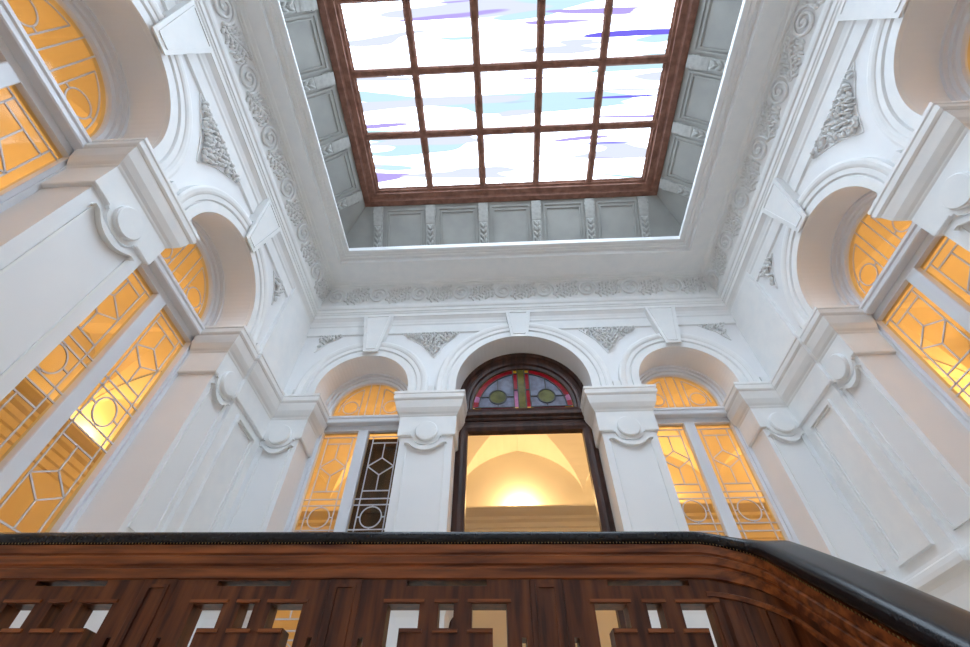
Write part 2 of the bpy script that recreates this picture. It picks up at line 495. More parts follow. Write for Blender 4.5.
# ------------------------------------------------------------------ arch mouldings, keystones, spandrel reliefs
NAMES = {'back': ['the narrow arch left of the wooden doorway', 'the wide arch over the wooden doorway', 'the narrow arch right of the wooden doorway'],
         'left': ['the left wall arch next to the far corner', 'the second left wall arch from the far corner', 'the third left wall arch from the far corner'],
         'right': ['the right wall arch next to the far corner', 'the second right wall arch from the far corner', 'the third right wall arch from the far corner']}
for side, (T, arches, u0, u1) in WALLS.items():
    for k, (uc, r, zc) in enumerate(arches):
        if side != 'back' and k == 2: pass
        mb = MB(T)
        prof = [(0.0005, 0.0006), (0.0005, 0.05), (0.105, 0.05), (0.112, 0.032), (0.124, 0.032), (0.13, 0.05), (0.135, 0.06), (0.19, 0.062), (0.20, 0.072), (0.225, 0.082), (0.26, 0.085), (0.285, 0.075), (0.29, 0.0006)]
        P = [(PI, ZAB + 0.034 - zc)] + [(PI - PI * i / 48, 0) for i in range(49)] + [(0, ZAB + 0.034 - zc)]
        mb.loft([[(uc + (r + q) * math.cos(a), d, zc + dz + (r + q) * math.sin(a)) for q, d in prof] for a, dz in P])
        o = mb.build('arch_moulding', PLASTER)
        tag(o, 'white stepped moulding round ' + NAMES[side][k], 'arch moulding', 'arch mouldings of the arcade')
        # keystone: wedge, wider above
        ks = empty('keystone', T(uc, 0.05, zc + r), 'white wedge keystone topping ' + NAMES[side][k], 'keystone', 'keystones of the arcade')
        zb = 5.0 if r < 0.9 else 5.245
        bw, tw = (0.115, 0.245) if r < 0.9 else (0.135, 0.205)
        zm = zc + r + 0.297
        wz = lambda z: bw + (tw - bw) * (z - zb) / (ZCOR - zb)
        fz = lambda z: 0.105 + 0.045 * (z - zb) / (ZCOR - zb)
        row = lambda z, back: [(uc - wz(z), back, z), (uc + wz(z), back, z), (uc + wz(z), fz(z), z), (uc - wz(z), fz(z), z)]
        mb = MB(T)
        mb.loft([row(zb, 0.086), row(zm, 0.086), row(zm + 0.001, 0.0006), row(ZCOR - 0.002, 0.0006)])
        mb.build('block', PLASTER, ks)
        mb = MB(T); zt = ZCOR - 0.03; b2, t2 = bw - 0.045, tw - 0.055; z2 = zb + 0.06
        for a, b in (((-b2, z2), (b2, z2)), ((b2, z2), (t2, zt)), ((-b2, z2), (-t2, zt)), ((-t2, zt), (t2, zt))):
            da = fz(a[1]); db = fz(b[1])
            dx, dz = b[0] - a[0], b[1] - a[1]; l = math.hypot(dx, dz); px, pz = -dz / l * 0.009, dx / l * 0.009
            ring = lambda p, d: [(uc + p[0] + px, d - 0.003, p[1] + pz), (uc + p[0] - px, d - 0.003, p[1] - pz), (uc + p[0] - px, d + 0.010, p[1] - pz), (uc + p[0] + px, d + 0.010, p[1] + pz)]
            mb.loft([ring(a, da), ring(b, db)])
        mb.build('panel_moulding', PLASTER, ks)

# reliefs of leaves in the spandrels
def relief(side, tri, label):
    """tri: the three corners (u, z) of the field; its edges curve in a little"""
    T = WALLS[side][0]
    rnd = random.Random(len(label) * 7 + int(tri[0][0] * 10))
    c = Vector((sum(p[0] for p in tri) / 3, sum(p[1] for p in tri) / 3))
    edge = []
    for k in range(3):
        a, b = Vector(tri[k]), Vector(tri[(k + 1) % 3])
        flat = abs(a.y - b.y) < 0.06
        for i in range(10):
            t = i / 10; p = a + (b - a) * t
            if not flat: p += (c - p).normalized() * 0.055 * 4 * t * (1 - t)
            edge.append(p)

    def inside(p):
        r_ = False; n = len(edge)
        for i in range(n):
            a, b = edge[i], edge[(i + 1) % n]
            if (a.y > p.y) != (b.y > p.y) and p.x < (b.x - a.x) * (p.y - a.y) / (b.y - a.y) + a.x: r_ = not r_
        return r_
    root = empty('leaf_relief', T(c.x, 0, c.y), label, 'plaster relief', 'leaf reliefs between the arches')
    mb = MB(T)
    lo = min(p.y for p in edge); hi = max(p.y for p in edge); l_ = min(p.x for p in edge); r0 = max(p.x for p in edge)
    step = 0.07; row = 0; z = hi - 0.03
    while z > lo:
        u = l_ + (row % 2) * step / 2
        while u < r0:
            p = Vector((u + rnd.uniform(-.012, .012), z + rnd.uniform(-.012, .012)))
            if inside(p):
                mb.blob((p.x, 0.037, p.y), (0.015, 0.035, 0.043), rnd.choice((-0.95, -0.6, 0.6, 0.95, 0.0)), 6, 4)
                if rnd.random() < 0.35: mb.blob((p.x + 0.02, 0.045, p.y), (0.022, 0.042, 0.022), 0, 6, 4)
            u += step
        z -= step * 0.72; row += 1
    mb.build('leaves', RELIEF, root)
    mb = MB(T)
    out = [p + (p - c).normalized() * 0.02 for p in edge]
    for a, b in zip(out, out[1:] + out[:1]): mb.bar(a, b, 0.014, 0.0006, 0.012)
    mb.build('border', PLASTER, root)


m_ = lambda u: 2 * 0.32 - u
relief('back', [(-1.56, 5.47), (-0.66, 5.47), (-1.02, 4.93)], 'carved leaf relief between the wide arch and the arch left of it')
relief('back', [(m_(-1.56), 5.47), (m_(-0.66), 5.47), (m_(-1.02), 4.93)], 'carved leaf relief between the wide arch and the arch right of it')
relief('back', [(-2.97, 5.47), (-2.58, 5.47), (-2.95, 5.13)], 'small carved leaf relief beside the left far corner, facing the stairs')
relief('back', [(m_(-2.97), 5.47), (m_(-2.58), 5.47), (m_(-2.95), 5.13)], 'small carved leaf relief beside the right far corner, facing the stairs')
for sd in ('left', 'right'):
    relief(sd, [(4.00, 5.46), (3.64, 5.42), (3.94, 5.06)], f'small carved leaf relief on the {sd} wall next to the corner strip')
    relief(sd, [(1.28, 5.46), (2.30, 5.46), (1.79, 4.90)], f'large carved leaf relief on the {sd} wall between its two visible arches')
    relief(sd, [(-0.95, 5.46), (0.10, 5.46), (-0.43, 4.90)], f'carved leaf relief on the {sd} wall beyond its second keystone')

# ------------------------------------------------------------------ pilasters with capitals
CAP = [(0.0006, ZAB), (0.15, ZAB), (0.15, ZAB - 0.035), (0.138, ZAB - 0.045), (0.138, ZAB - 0.06), (0.148, ZAB - 0.07), (0.145, ZAB - 0.115), (0.13, ZAB - 0.135), (0.122, ZAB - 0.14),
       (0.118, ZAB - 0.17), (0.10, ZAB - 0.25), (0.07, ZAB - 0.31), (0.05, ZAB - 0.335), (0.045, ZAB - 0.35), (0.036, 3.775), (0.036, 3.49), (0.028, 3.478), (0.0006, 3.475)]
BASE0 = [(0.0006, 0.93), (0.04, 0.93), (0.04, FL + 0.2), (0.06, FL + 0.2), (0.06, FL + 0.001), (0.0006, FL + 0.001)]
BASE = [(0.0006, 1.66), (0.03, 1.65), (0.035, 1.62), (0.06, 1.60), (0.065, 1.56), (0.09, 1.55), (0.09, 1.51), (0.07, 1.49), (0.05, 1.46), (0.04, 1.40), (0.04, 0.93), (0.0006, 0.93)]


def front_parts(root, T, uc, hw, d=0.0, narrow=False):
    """disc, curved lip and panel strip on the face of a pilaster"""
    d += 0.0006
    zc = 3.525
    mb = MB(T)
    mb.loft([[(uc + rr * math.cos(2 * PI * k / 32), dd, zc + rr * math.sin(2 * PI * k / 32)) for k in range(32)] for rr, dd in ((0.148, d), (0.148, d + 0.068), (0.138, d + 0.08))])
    mb.build('medallion', PLASTER, root)
    # collar that carries the disc below the capital
    mb = MB(T)
    out = [(uc - 0.20, 3.49), (uc - 0.20, 3.465), (uc - 0.175, 3.46)] + [(uc + 0.175 * math.cos(PI + PI * k / 18), 3.46 + 0.12 * math.sin(PI + PI * k / 18)) for k in range(1, 18)] + [(uc + 0.175, 3.46), (uc + 0.20, 3.465), (uc + 0.20, 3.49)]
    mb.prism(out, d, d + 0.036)
    mb.build('collar', PLASTER, root)
    # smiling lip with turned-out ends
    mb = MB(T); e = min(0.275, hw - 0.03)
    up, lo = [], []
    for k in range(25):
        t = -1 + 2 * k / 24; x = e * t
        y = 3.255 + 0.105 * min(1, abs(t) / 0.8) ** 2.3
        th = 0.012 + 0.055 * max(0, 1 - (abs(t) / 0.8) ** 2)
        up.append((uc + x, y + th)); lo.append((uc + x, y))
    rings = [[(a[0], d, a[1]), (a[0], d + 0.05, a[1] - 0.008), (b[0], d + 0.05, b[1]), (b[0], d, b[1])] for a, b in zip(up, lo)]
    mb.loft(rings)
    mb.build('curved_lip', PLASTER, root)
    # panel strip
    mb = MB(T)
    pw = min(0.25, hw - 0.07); wd = 0.02; z0, ze = 1.76, 3.37
    mb.box(uc - pw, uc + pw, d, d + 0.016, z0, z0 + wd)
    for q in (-1, 1):
        a = uc + q * pw
        mb.box(a - wd / 2, a + wd / 2, d, d + 0.016, z0, ze)
    mb.build('panel_moulding', PLASTER, root)


def hood(root, T, ua, ub, uc, d=0.0):
    mb = MB(T)
    mb.box(ua, ub, d + 0.0006, d + 0.115, ZAB + 0.001, ZAB + 0.03)
    mb.build('plinth', PLASTER, root)
    mb = MB(T); h = 0.05
    mb.loft([[(uc - h, d + 0.0006, ZAB + 0.03), (uc + h, d + 0.0006, ZAB + 0.03), (uc + h, d + 0.075, ZAB + 0.03), (uc - h, d + 0.075, ZAB + 0.03)],
             [(uc - h, d + 0.0006, ZAB + 0.17), (uc + h, d + 0.0006, ZAB + 0.17), (uc + h, d + 0.085, ZAB + 0.14), (uc - h, d + 0.085, ZAB + 0.14)]])
    mb.build('corbel_block', PLASTER, root)


def world_path(T, pts): return [T(u, d, 0)[:2] for u, d in pts]


def side_of(path, towards):
    a, b = Vector(path[1]), Vector(path[2])
    t = b - a; n = Vector((-t.y, t.x))
    return 1 if n.dot(Vector(towards) - (a + b) / 2) > 0 else -1


def pilaster(side, ua, ub, label):
    T = WALLS[side][0]
    path = world_path(T, [(ua, -RV), (ua, 0), (ub, 0), (ub, -RV)])
    sd = side_of(path, (CX, 0.7))
    root = empty('pilaster', T((ua + ub) / 2, 0, FL), label, 'pilaster', 'pilasters between the arches')
    mb = MB(); swept(mb, path, CAP, sd); mb.build('capital', PLASTER, root)
    mb = MB(); swept(mb, path, BASE, sd); swept(mb, path[1:3], BASE0, sd, False, True, True); mb.build('pedestal', PLASTER, root)
    front_parts(root, T, (ua + ub) / 2, (ub - ua) / 2)
    hood(root, T, ua + 0.03, ub - 0.03, (ua + ub) / 2)


pilaster('back', -2.02 + 0.675, CX - 0.97, 'white pilaster left of the wooden doorway')
pilaster('back', CX + 0.97, 2.66 - 0.675, 'white pilaster right of the wooden doorway')
for sd in ('left', 'right'):
    pilaster(sd, 1.44, 2.18, f'large white pilaster between the two visible windows of the {sd} wall')
    pilaster(sd, -0.80, -0.06, f'white pilaster on the {sd} wall nearer the foot of the stairs')


def corner(side):
    T = WALLS[side][0]; sx = XL if side == 'left' else XR; s = 1 if side == 'left' else -1
    ub = -2.02 - 0.675 if side == 'left' else 2.66 + 0.675
    X = lambda d: sx + s * d
    path = [(X(-RV), 3.68), (X(0), 3.68), (X(0), 4.15), (X(0.045), 4.15), (X(0.045), YB), (ub, YB), (ub, YB + RV)]
    # drop the coincident corner: wall face of the raised strip meets the back wall
    sd = side_of(path, (CX, 0.7))
    root = empty('corner_pilaster', (X(0), 4.6, FL), f'white folded pilaster filling the far {side} corner of the stairwell', 'pilaster', 'corner pilasters')
    mb = MB(); swept(mb, path, CAP, sd); mb.build('capital', PLASTER, root)
    mb = MB(); swept(mb, path, BASE, sd); swept(mb, path[1:6], BASE0, sd, False, True, True); mb.build('pedestal', PLASTER, root)
    mb = MB(T); mb.box(4.15, YB - 0.001, 0.0006, 0.045, 1.5, 3.6); mb.build('corner_face', PLASTER, root); mb = MB(T); mb.box(4.15, YB - 0.001, 0.0006, 0.06, ZAB + 0.001, ZCOR - 0.004); mb.build('corner_strip', PLASTER, root)
    front_parts(root, T, 3.915, 0.235)
    front_parts(root, Tb, (sx + s * 0.045 + ub) / 2 + s * 0.0, 0.25)
    hood(root, T, 3.70, 4.12, 4.03); q_ = sorted((ub - s * 0.02, ub - s * 0.42)); hood(root, Tb, q_[0], q_[1], ub - s * 0.35)
    mb = MB(T)
    ring_frame(mb, 4.31, 4.84, 1.74, 3.38, 0.04, 0.042, 0.085)
    ring_frame(mb, 4.355, 4.795, 1.79, 3.335, 0.02, 0.042, 0.062)
    mb.build('panel_moulding', PLASTER, root)


corner('left'); corner('right')

# ------------------------------------------------------------------ running scrolls of the frieze
def make_scroll():
    root = empty('frieze_scroll')
    tilt = lambda u, d, z: (u, -d - 0.30 * (z - 6.09), z)      # the frieze leans into the room
    mb = MB(tilt)
    pts, rad = [], []
    n = 46
    for k in range(n):
        t = k / (n - 1); a = -0.6 + t * 4.3 * PI; rr = 0.158 * (1 - t) + 0.018
        pts.append((rr * math.cos(a), 0.012 + 0.02 * t, 6.27 + rr * math.sin(a) * 0.95)); rad.append(0.023 * (1 - 0.45 * t))
    mb.tube(pts, rad, 6)
    mb.blob((0, 0.03, 6.26), (0.03, 0.03, 0.03))
    mb.build('volute', PLASTER, root)
    mb = MB(tilt)
    rnd = random.Random(3)
    stem = [(0.17 + 0.37 * k / 14, 0.012, 6.27 - 0.10 * math.sin(PI * 0.5 + 1.0 * PI * k / 14)) for k in range(15)]
    mb.tube(stem, 0.018, 6)
    for k in range(0, 15, 2):
        q = stem[k]
        for s in (-1, 1):
            for m in range(3):
                z = q[2] + s * (0.045 + 0.062 * m)
                if 6.125 < z < 6.415: mb.blob((q[0] + rnd.uniform(-.012, .012), 0.010, z), (0.019, 0.030, 0.036), s * (-0.9 + 0.7 * m + rnd.uniform(-0.3, 0.3)), 6, 4)
    mb.build('leaf_spray', RELIEF, root)
    return root


sc0 = make_scroll(); first = True
xs = [XL + 0.42 + 0.728 * k for k in range(9)]
for k, x in enumerate(xs):
    o = sc0 if first else copy_tree(sc0); first = False
    o.location = (x, YB - 0.15, 0)
    tag(o, f'spiral plaster scroll on the frieze above the doorway wall, {ORD[k]} from the left', 'plaster scroll', 'running scrolls of the frieze')
for side, rot, xw in (('left', PI / 2, XL + 0.15), ('right', -PI / 2, XR - 0.15)):
    for k in range(7):
        y = YB - 0.32 - 0.735 * k - (0.72 if side == 'left' else 0)
        o = copy_tree(sc0); o.rotation_euler = (0, 0, rot); o.location = (xw, y + (0.28 if side == 'left' else 0), 0)
        tag(o, f'spiral plaster scroll on the frieze of the {side} wall, {ORD[k]} from the far corner', 'plaster scroll', 'running scrolls of the frieze')

# ------------------------------------------------------------------ leaded windows
def window(side, k, num, where):
    T, arches, _a, _b = WALLS[side]; uc, r, zc = arches[k]
    root = empty(f'window_{num}', T(uc, -RV, 0.9), 'white arched window with leaded amber glass ' + where, 'window', kind='structure')
    g = -0.50; jam = 0.085; mh = 0.075; lw = r - jam - mh; zl = 3.92; zs = 0.98
    # outer casing: jambs, sill, transom, mullion, lunette ring
    mb = MB(T)
    for s in (-1, 1):
        a, b = sorted((uc + s * r, uc + s * (r - jam)))
        mb.box(a, b, g - 0.05, g + 0.06, 0.9, zl + 0.04)
        a, b = sorted((uc + s * r, uc + s * (r - jam * 0.55)))
        mb.box(a, b, g - 0.05, g + 0.085, 0.9, zl + 0.04)
    mb.box(uc - r, uc + r, g - 0.05, g + 0.06, 0.9, zs)
    mb.box(uc - r, uc + r, g - 0.05, g + 0.05, zl, 4.0)
    mb.build('casing', JOINERY, root)
    mb = MB(T); mb.box(uc - mh, uc + mh, g - 0.05, g + 0.06, zs, zl)
    mb.build('mullion', JOINERY, root, 0.012)
    mb = MB(T)
    prof = [(g - 0.05, 4.0), (g + 0.14, 4.0), (g + 0.15, 4.012), (g + 0.15, 4.06), (g + 0.165, 4.075), (g + 0.165, ZAB - 0.03), (g + 0.12, ZAB), (g - 0.05, ZAB)]
    mb.loft([[(u, d, z) for d, z in prof] for u in (uc - r, uc + r)])
    mb.build('transom', JOINERY, root)
    mb = MB(T); rg = r - 0.115
    steps = [(0, g - 0.05), (0, g + 0.13), (0.03, g + 0.13), (0.034, g + 0.085), (0.065, g + 0.08), (0.07, g + 0.05), (0.105, g + 0.04), (0.115, g + 0.01), (0.115, g - 0.05)]
    A = [(PI, ZAB - zc)] + [(PI - PI * i / 40, 0) for i in range(41)] + [(0, ZAB - zc)]
    mb.loft([[(uc + (r - q) * math.cos(a), d, zc + dz + (r - q) * math.sin(a)) for q, d in steps] for a, dz in A])
    mb.build('lunette_frame', JOINERY, root)
    # glass
    mb = MB(T)
    for s in (-1, 1):
        a, b = sorted((uc + s * mh, uc + s * (mh + lw)))
        mb.poly([(a, g - 0.012, zs), (b, g - 0.012, zs), (b, g - 0.012, zl), (a, g - 0.012, zl)])
    P = [(uc - rg, ZAB)] + [(uc + rg * math.cos(PI - PI * i / 40), zc + rg * math.sin(PI - PI * i / 40)) for i in range(41)] + [(uc + rg, ZAB)]
    mb.poly([(u, g - 0.012, z) for u, z in P])
    tag(mb.build('glass', AMBER, root), 'amber glass')
    # leading of the two lights
    for s in (-1, 1):
        mb = MB(T); a, b = sorted((uc + s * mh, uc + s * (mh + lw))); wl = lw
        v0, v1 = a + 0.15 * wl, b - 0.15 * wl; m = (a + b) / 2; wd = 0.014
        d0, d1 = g - 0.016, g - 0.004
        ln = lambda p, q: mb.bar(p, q, wd, d0, d1)
        ztop = zl
        ln((a, zl - 0.075), (b, zl - 0.075))
        for v in (v0, v1): ln((v, zs), (v, zl - 0.075))
        zz = zl - 0.18
        while zz > 1.2:
            ln((v0, zz), (v1, zz))
            lt, lc, lb = zz - 0.24, zz - 0.37, zz - 0.50
            ln((m, zz), (m, lt)); ln((m, lb), (m, zz - 0.73))
            for p, q in (((m, lt), (v0, lc)), ((v0, lc), (m, lb)), ((m, lb), (v1, lc)), ((v1, lc), (m, lt))): ln(p, q)
            ln((v0, zz - 0.73), (v1, zz - 0.73))
            ln((a, zz - 0.84), (b, zz - 0.84)); ln((a, zz - 0.923), (b, zz - 0.923))
            cr = min(0.135, (v1 - v0) / 2 - 0.02); cz = zz - 1.082
            mb.arc((m, cz), cr - wd / 2, cr + wd / 2, 0, 2 * PI, d0, d1, 28)
            ln((m, cz + cr), (m, zz - 0.923)); ln((m, cz - cr), (m, zz - 1.24)); ln((m - cr, cz), (v0, cz)); ln((m + cr, cz), (v1, cz))
            ln((a, zz - 1.24), (b, zz - 1.24)); ln((a, zz - 1.335), (b, zz - 1.335))
            zz -= 1.46
        mb.build('leading', CAME, root)
    # leading of the lunette
    mb = MB(T); d0, d1 = g - 0.016, g - 0.004; wd = 0.014
    ln = lambda p, q: mb.bar((uc + p[0], p[1]), (uc + q[0], q[1]), wd, d0, d1)
    zb = ZAB + 0.075; ra = rg - 0.075
    ln((-rg, zb), (rg, zb))
    zat = lambda x, rr: zc + math.sqrt(max(0, rr * rr - x * x))
    x1, x2 = 0.07 * r / 0.675, 0.165 * r / 0.675
    for s in (-1, 1):
        ln((s * x1, zb), (s * x1, zat(x1, rg)))
        ln((s * x2, zb), (s * x2, zat(x2, ra)))
        th = math.acos(x2 / ra)
        a0, a1 = (0.05, th) if s > 0 else (PI - th, PI - 0.05)
        mb.arc((uc, zc), ra - wd / 2, ra + wd / 2, a0, a1, d0, d1, 18)
        ccx = s * (x2 + (ra - x2) * 0.47); cr = 0.115 * r / 0.675; ccz = zb + 0.03 + cr + 0.03
        mb.arc((uc + ccx, ccz), cr - wd / 2, cr + wd / 2, 0, 2 * PI, d0, d1, 26)
        ln((s * x2, ccz), (ccx - s * cr, ccz))
        dv = Vector((ccx, ccz - zc)).normalized()
        ln((ccx + dv.x * cr, ccz + dv.y * cr), (dv.x * ra, zc + dv.y * ra))
        ln((s * x2, zat(x2, ra) - 0.10), (s * x1, zat(x2, ra) - 0.10)) if False else None
    mb.build('leading', CAME, root)
    return root


window('back', 0, 1, 'left of the wooden doorway, dark door behind its right light')
window('back', 2, 2, 'right of the wooden doorway')
window('left', 0, 3, 'in the left wall next to the far corner')
window('left', 1, 4, 'in the left wall, second from the far corner')
window('left', 2, 5, 'in the left wall, third from the far corner')
window('right', 0, 6, 'in the right wall next to the far corner')
window('right', 1, 7, 'in the right wall, second from the far corner')
window('right', 2, 8, 'in the right wall, third from the far corner')

# ------------------------------------------------------------------ the wooden doorway with its stained fanlight
T = Tb; uc, r, zc = ARCH_B[1]
dr = empty('door_1', T(uc, -0.38, LAND), 'dark brown wooden doorway with a stained glass fanlight under the wide arch', 'doorway', kind='structure')
g = -0.40
mb = MB(T)      # fanlight ring, stepped
steps = [(0, g - 0.06), (0, g + 0.06), (0.05, g + 0.06), (0.06, g + 0.03), (0.11, g + 0.03), (0.125, g + 0.055), (0.165, g + 0.05), (0.175, g + 0.015), (0.215, g + 0.005), (0.225, g - 0.06)]
zf = 4.20
A = [(PI, zf - 0.02 - zc + 0.0)] + [(PI - PI * i / 48, 0) for i in range(49)] + [(0, zf - 0.02 - zc)]
mb.loft([[(uc + (r - q) * math.cos(a), d, zc - 0.085 * (q / 0.225) + dz * (1 if dz == 0 else 1) + (r - q) * math.sin(a)) for q, d in steps] for a, dz in A])
mb.build('fanlight_frame', FRAMEWOOD, dr)
mb = MB(T)      # transom beam
prof = [(g - 0.06, 3.96), (g + 0.06, 3.96), (g + 0.075, 3.98), (g + 0.075, 4.00), (g + 0.12, 4.02), (g + 0.125, 4.07), (g + 0.10, 4.10), (g + 0.06, 4.16), (g + 0.03, 4.195), (g - 0.06, 4.195)]
mb.loft([[(u, d, z) for d, z in prof] for u in (uc - r, uc + r)])
mb.build('transom', FRAMEWOOD, dr)
mb = MB(T)      # jambs and head as one moulded frame with rounded outer shoulders
fr = 0.13
ih, oh = 3.80, 3.965
def frame_ring(t, d):
    """t 0 = opening edge, 1 = outer edge"""
    e = 0.81 + (r - 0.81) * t; h = ih + (oh - ih) * t; c = 0.02 + 0.14 * t
    pts = [(uc - e, LAND)] + [(uc - e + c - c * math.cos(PI / 2 * i / 6), h - c + c * math.sin(PI / 2 * i / 6)) for i in range(7)]
    pts += [(uc + e - c + c * math.sin(PI / 2 * i / 6), h - c + c * math.cos(PI / 2 * i / 6)) for i in range(7)] + [(uc + e, LAND)]
    return [(u, d, z) for u, z in pts]
rings = [frame_ring(t, d) for t, d in ((0, g - 0.07), (0, g + 0.035), (0.12, g + 0.045), (0.3, g + 0.06), (0.55, g + 0.065), (0.75, g + 0.05), (0.9, g + 0.045), (1.0, g + 0.03), (1.0, g - 0.07))]
mb.loft(rings, closed_ring=False)
mb.build('frame', FRAMEWOOD, dr)
# stained glass
Rg = r - 0.225; gz = zc - 0.085; gd = g - 0.02
def half_in(x): return gz + math.sqrt(max(0, Rg * Rg - x * x))
mb = MB(T)
mats_st = [ST_BLUE, ST_RED, ST_OLIVE, ST_GOLD, ST_MAUVE]
zb0 = 4.195
def q(mi, pts, dd=0.0):
    mb.mi = mi; mb.poly([(uc + u, gd + dd, z) for u, z in pts])
hx = 0.058; rx = 0.125; band = 0.085; zs0 = zb0 + 0.055
n = 28
for s in (-1, 1):
    # grey-blue field
    f = [(s * rx, zs0)] + [(s * (Rg - band) * math.cos(a), gz + (Rg - band) * math.sin(a)) for a in [i / n * math.acos(rx / (Rg - band)) for i in range(n + 1)] if gz + (Rg - band) * math.sin(a) > zs0]
    q(0, f)
    # ruby arc, mauve and gold pieces in it
    th = math.acos(rx / Rg)
    for i in range(n):
        a0, a1 = th * i / n, th * (i + 1) / n
        mi = 1
        if i in (3, 4, 5): mi = 4
        P = [(s * rr * math.cos(a), gz + rr * math.sin(a)) for rr, a in ((Rg, a0), (Rg, a1), (Rg - band, a1), (Rg - band, a0))]
        if min(p[1] for p in P) > zs0 - 0.02: q(mi, P, 0.002)
    # ruby upright strip, mauve in its lower half
    zt = half_in(rx) - 0.075
    q(1, [(s * hx, zs0 + 0.33), (s * rx, zs0 + 0.33), (s * rx, zt), (s * hx, zt)], 0.002)
    q(4 if s < 0 else 1, [(s * hx, zs0), (s * rx, zs0), (s * rx, zs0 + 0.33), (s * hx, zs0 + 0.33)], 0.002)
    q(3, [(s * hx, zt), (s * rx, zt), (s * rx, zt + 0.07), (s * hx, zt + 0.07)], 0.002)
    # ruby sill strip with gold ends
    q(1, [(s * rx, zb0), (s * (Rg - 0.12), zb0), (s * (Rg - 0.12), zs0 - 0.008), (s * rx, zs0 - 0.008)], 0.002)
    q(3, [(s * (Rg - 0.12), zb0), (s * Rg, zb0), (s * Rg, zs0 - 0.008), (s * (Rg - 0.12), zs0 - 0.008)], 0.002)
    q(3, [(s * hx, zb0), (s * (rx + 0.03), zb0), (s * (rx + 0.03), zs0 - 0.008), (s * hx, zs0 - 0.008)], 0.003)
    # olive roundel
    q(2, [(s * 0.37 + 0.125 * math.cos(2 * PI * i / 28), zs0 + 0.20 + 0.125 * math.sin(2 * PI * i / 28)) for i in range(28)], 0.004)
q(2, [(-hx, zb0), (hx, zb0), (hx, half_in(hx)), (-hx, half_in(hx))], 0.003)
tag(mb.build('stained_glass', mats_st, dr), 'ruby, grey blue and olive stained glass')
mb = MB(lambda u, d, z: T(uc + u, d, z)); d0, d1 = gd - 0.006, gd + 0.014; wd = 0.014
for s in (-1, 1):
    ln = lambda p, q_: mb.bar(p, q_, wd, d0, d1)
    ln((s * hx, zb0), (s * hx, half_in(hx))); ln((s * rx, zb0), (s * rx, half_in(rx)))
    th = math.acos(rx / (Rg - band))
    a0, a1 = (0.0, th) if s > 0 else (PI - th, PI)
    mb.arc((0, gz), Rg - band - wd / 2, Rg - band + wd / 2, a0, a1, d0, d1, 24)
    mb.arc((s * 0.37, zs0 + 0.20), 0.122, 0.14, 0, 2 * PI, d0, d1, 28)
    ln((s * rx, zs0), (s * (Rg - 0.02), zs0))
    ln((s * rx, zs0 + 0.2), (s * 0.235, zs0 + 0.2)); ln((s * 0.505, zs0 + 0.2), (s * (Rg - band), zs0 + 0.2))
    ln((s * 0.37, zs0 + 0.335), (s * 0.37, gz + math.sqrt((Rg - band) ** 2 - 0.37 ** 2)))
    ln((s * 0.37, zs0), (s * 0.37, zs0 + 0.065))
    zt = half_in(rx) - 0.075
    ln((s * hx, zt), (s * rx, zt)); ln((s * hx, zs0 + 0.33), (s * rx, zs0 + 0.33))
mb.build('leading', DARKCAME, dr)

# the opened door leaf folded back behind the window beside the doorway
lf = empty('door_leaf', (-1.30, 5.72, LAND), 'dark brown panelled door leaf folded open behind the window left of the doorway', 'door')
mb = MB(); mb.box(-2.03, -0.66, 5.70, 5.745, LAND, 3.93); mb.build('panel', FRAMEWOOD, lf)
for a, b in ((-2.03, -1.90), (-1.41, -1.28), (-0.79, -0.66)):
    mb = MB(); mb.box(a, b, 5.68, 5.70, LAND, 3.93); mb.build('stile', FRAMEWOOD, lf, 0.004)
for z in (LAND, 0.95, 2.80, 3.78):
    for a, b in ((-1.90, -1.41), (-1.28, -0.79)):
        mb = MB(); mb.box(a, b, 5.68, 5.70, z, z + 0.15); mb.build('rail', FRAMEWOOD, lf, 0.004)

# ------------------------------------------------------------------ vaulted galleries behind the three walls
YG = 8.6; XGL, XGR = -6.85, 7.47
YI, XIL, XIR = YB + TH, XL - TH, XR + TH      # gallery faces of the stairwell walls
ZSP, RISE = 4.46, 1.10
bx = [XGL, -3.55, -0.97, 1.60, 4.19, XGR]
sy = [YF, -2.67, -0.43, 1.81, 4.05, 5.62]
PE = 0.35
PV = lambda t: (math.sqrt(max(0, (1 + PE) ** 2 - (abs(t) + PE) ** 2))) / math.sqrt((1 + PE) ** 2 - PE ** 2)
def vault(name, cells, label):
    mb = MB(); n = 26
    for x0, x1, y0, y1 in cells:
        a, b = (x1 - x0) / 2, (y1 - y0) / 2; cx, cy = (x0 + x1) / 2, (y0 + y1) / 2
        g_ = []
        for i in range(n + 1):
            row = []
            tx = -math.cos(PI * i / n)
            for j in range(n + 1):
                ty = -math.cos(PI * j / n)
                zx, zy = PV(tx), PV(ty)
                row.append(mb.vert(cx + a * tx, cy + b * ty, ZSP + RISE * max(zx, zy)))
            g_.append(row)
        for i in range(n):
            for j in range(n):
                # split each quad along the groin
                if (i < n / 2) == (j < n / 2): mb.face((g_[i][j], g_[i + 1][j], g_[i + 1][j + 1])); mb.face((g_[i][j], g_[i + 1][j + 1], g_[i][j + 1]))
                else: mb.face((g_[i][j], g_[i + 1][j], g_[i][j + 1])); mb.face((g_[i + 1][j], g_[i + 1][j + 1], g_[i][j + 1]))
    return tag(mb.build(name, VAULT), label, 'vaulted ceiling', kind='structure')
vault('ceiling_back', [(bx[i], bx[i + 1], YI, YG) for i in range(5)], 'cream groin vaulted gallery ceiling seen through the wooden doorway')
vault('ceiling_left', [(XGL, XIL, sy[i], sy[i + 1]) for i in range(5)], 'groin vaulted gallery ceiling behind the left wall windows')
vault('ceiling_right', [(XIR, XGR, sy[i], sy[i + 1]) for i in range(5)], 'groin vaulted gallery ceiling behind the right wall windows')
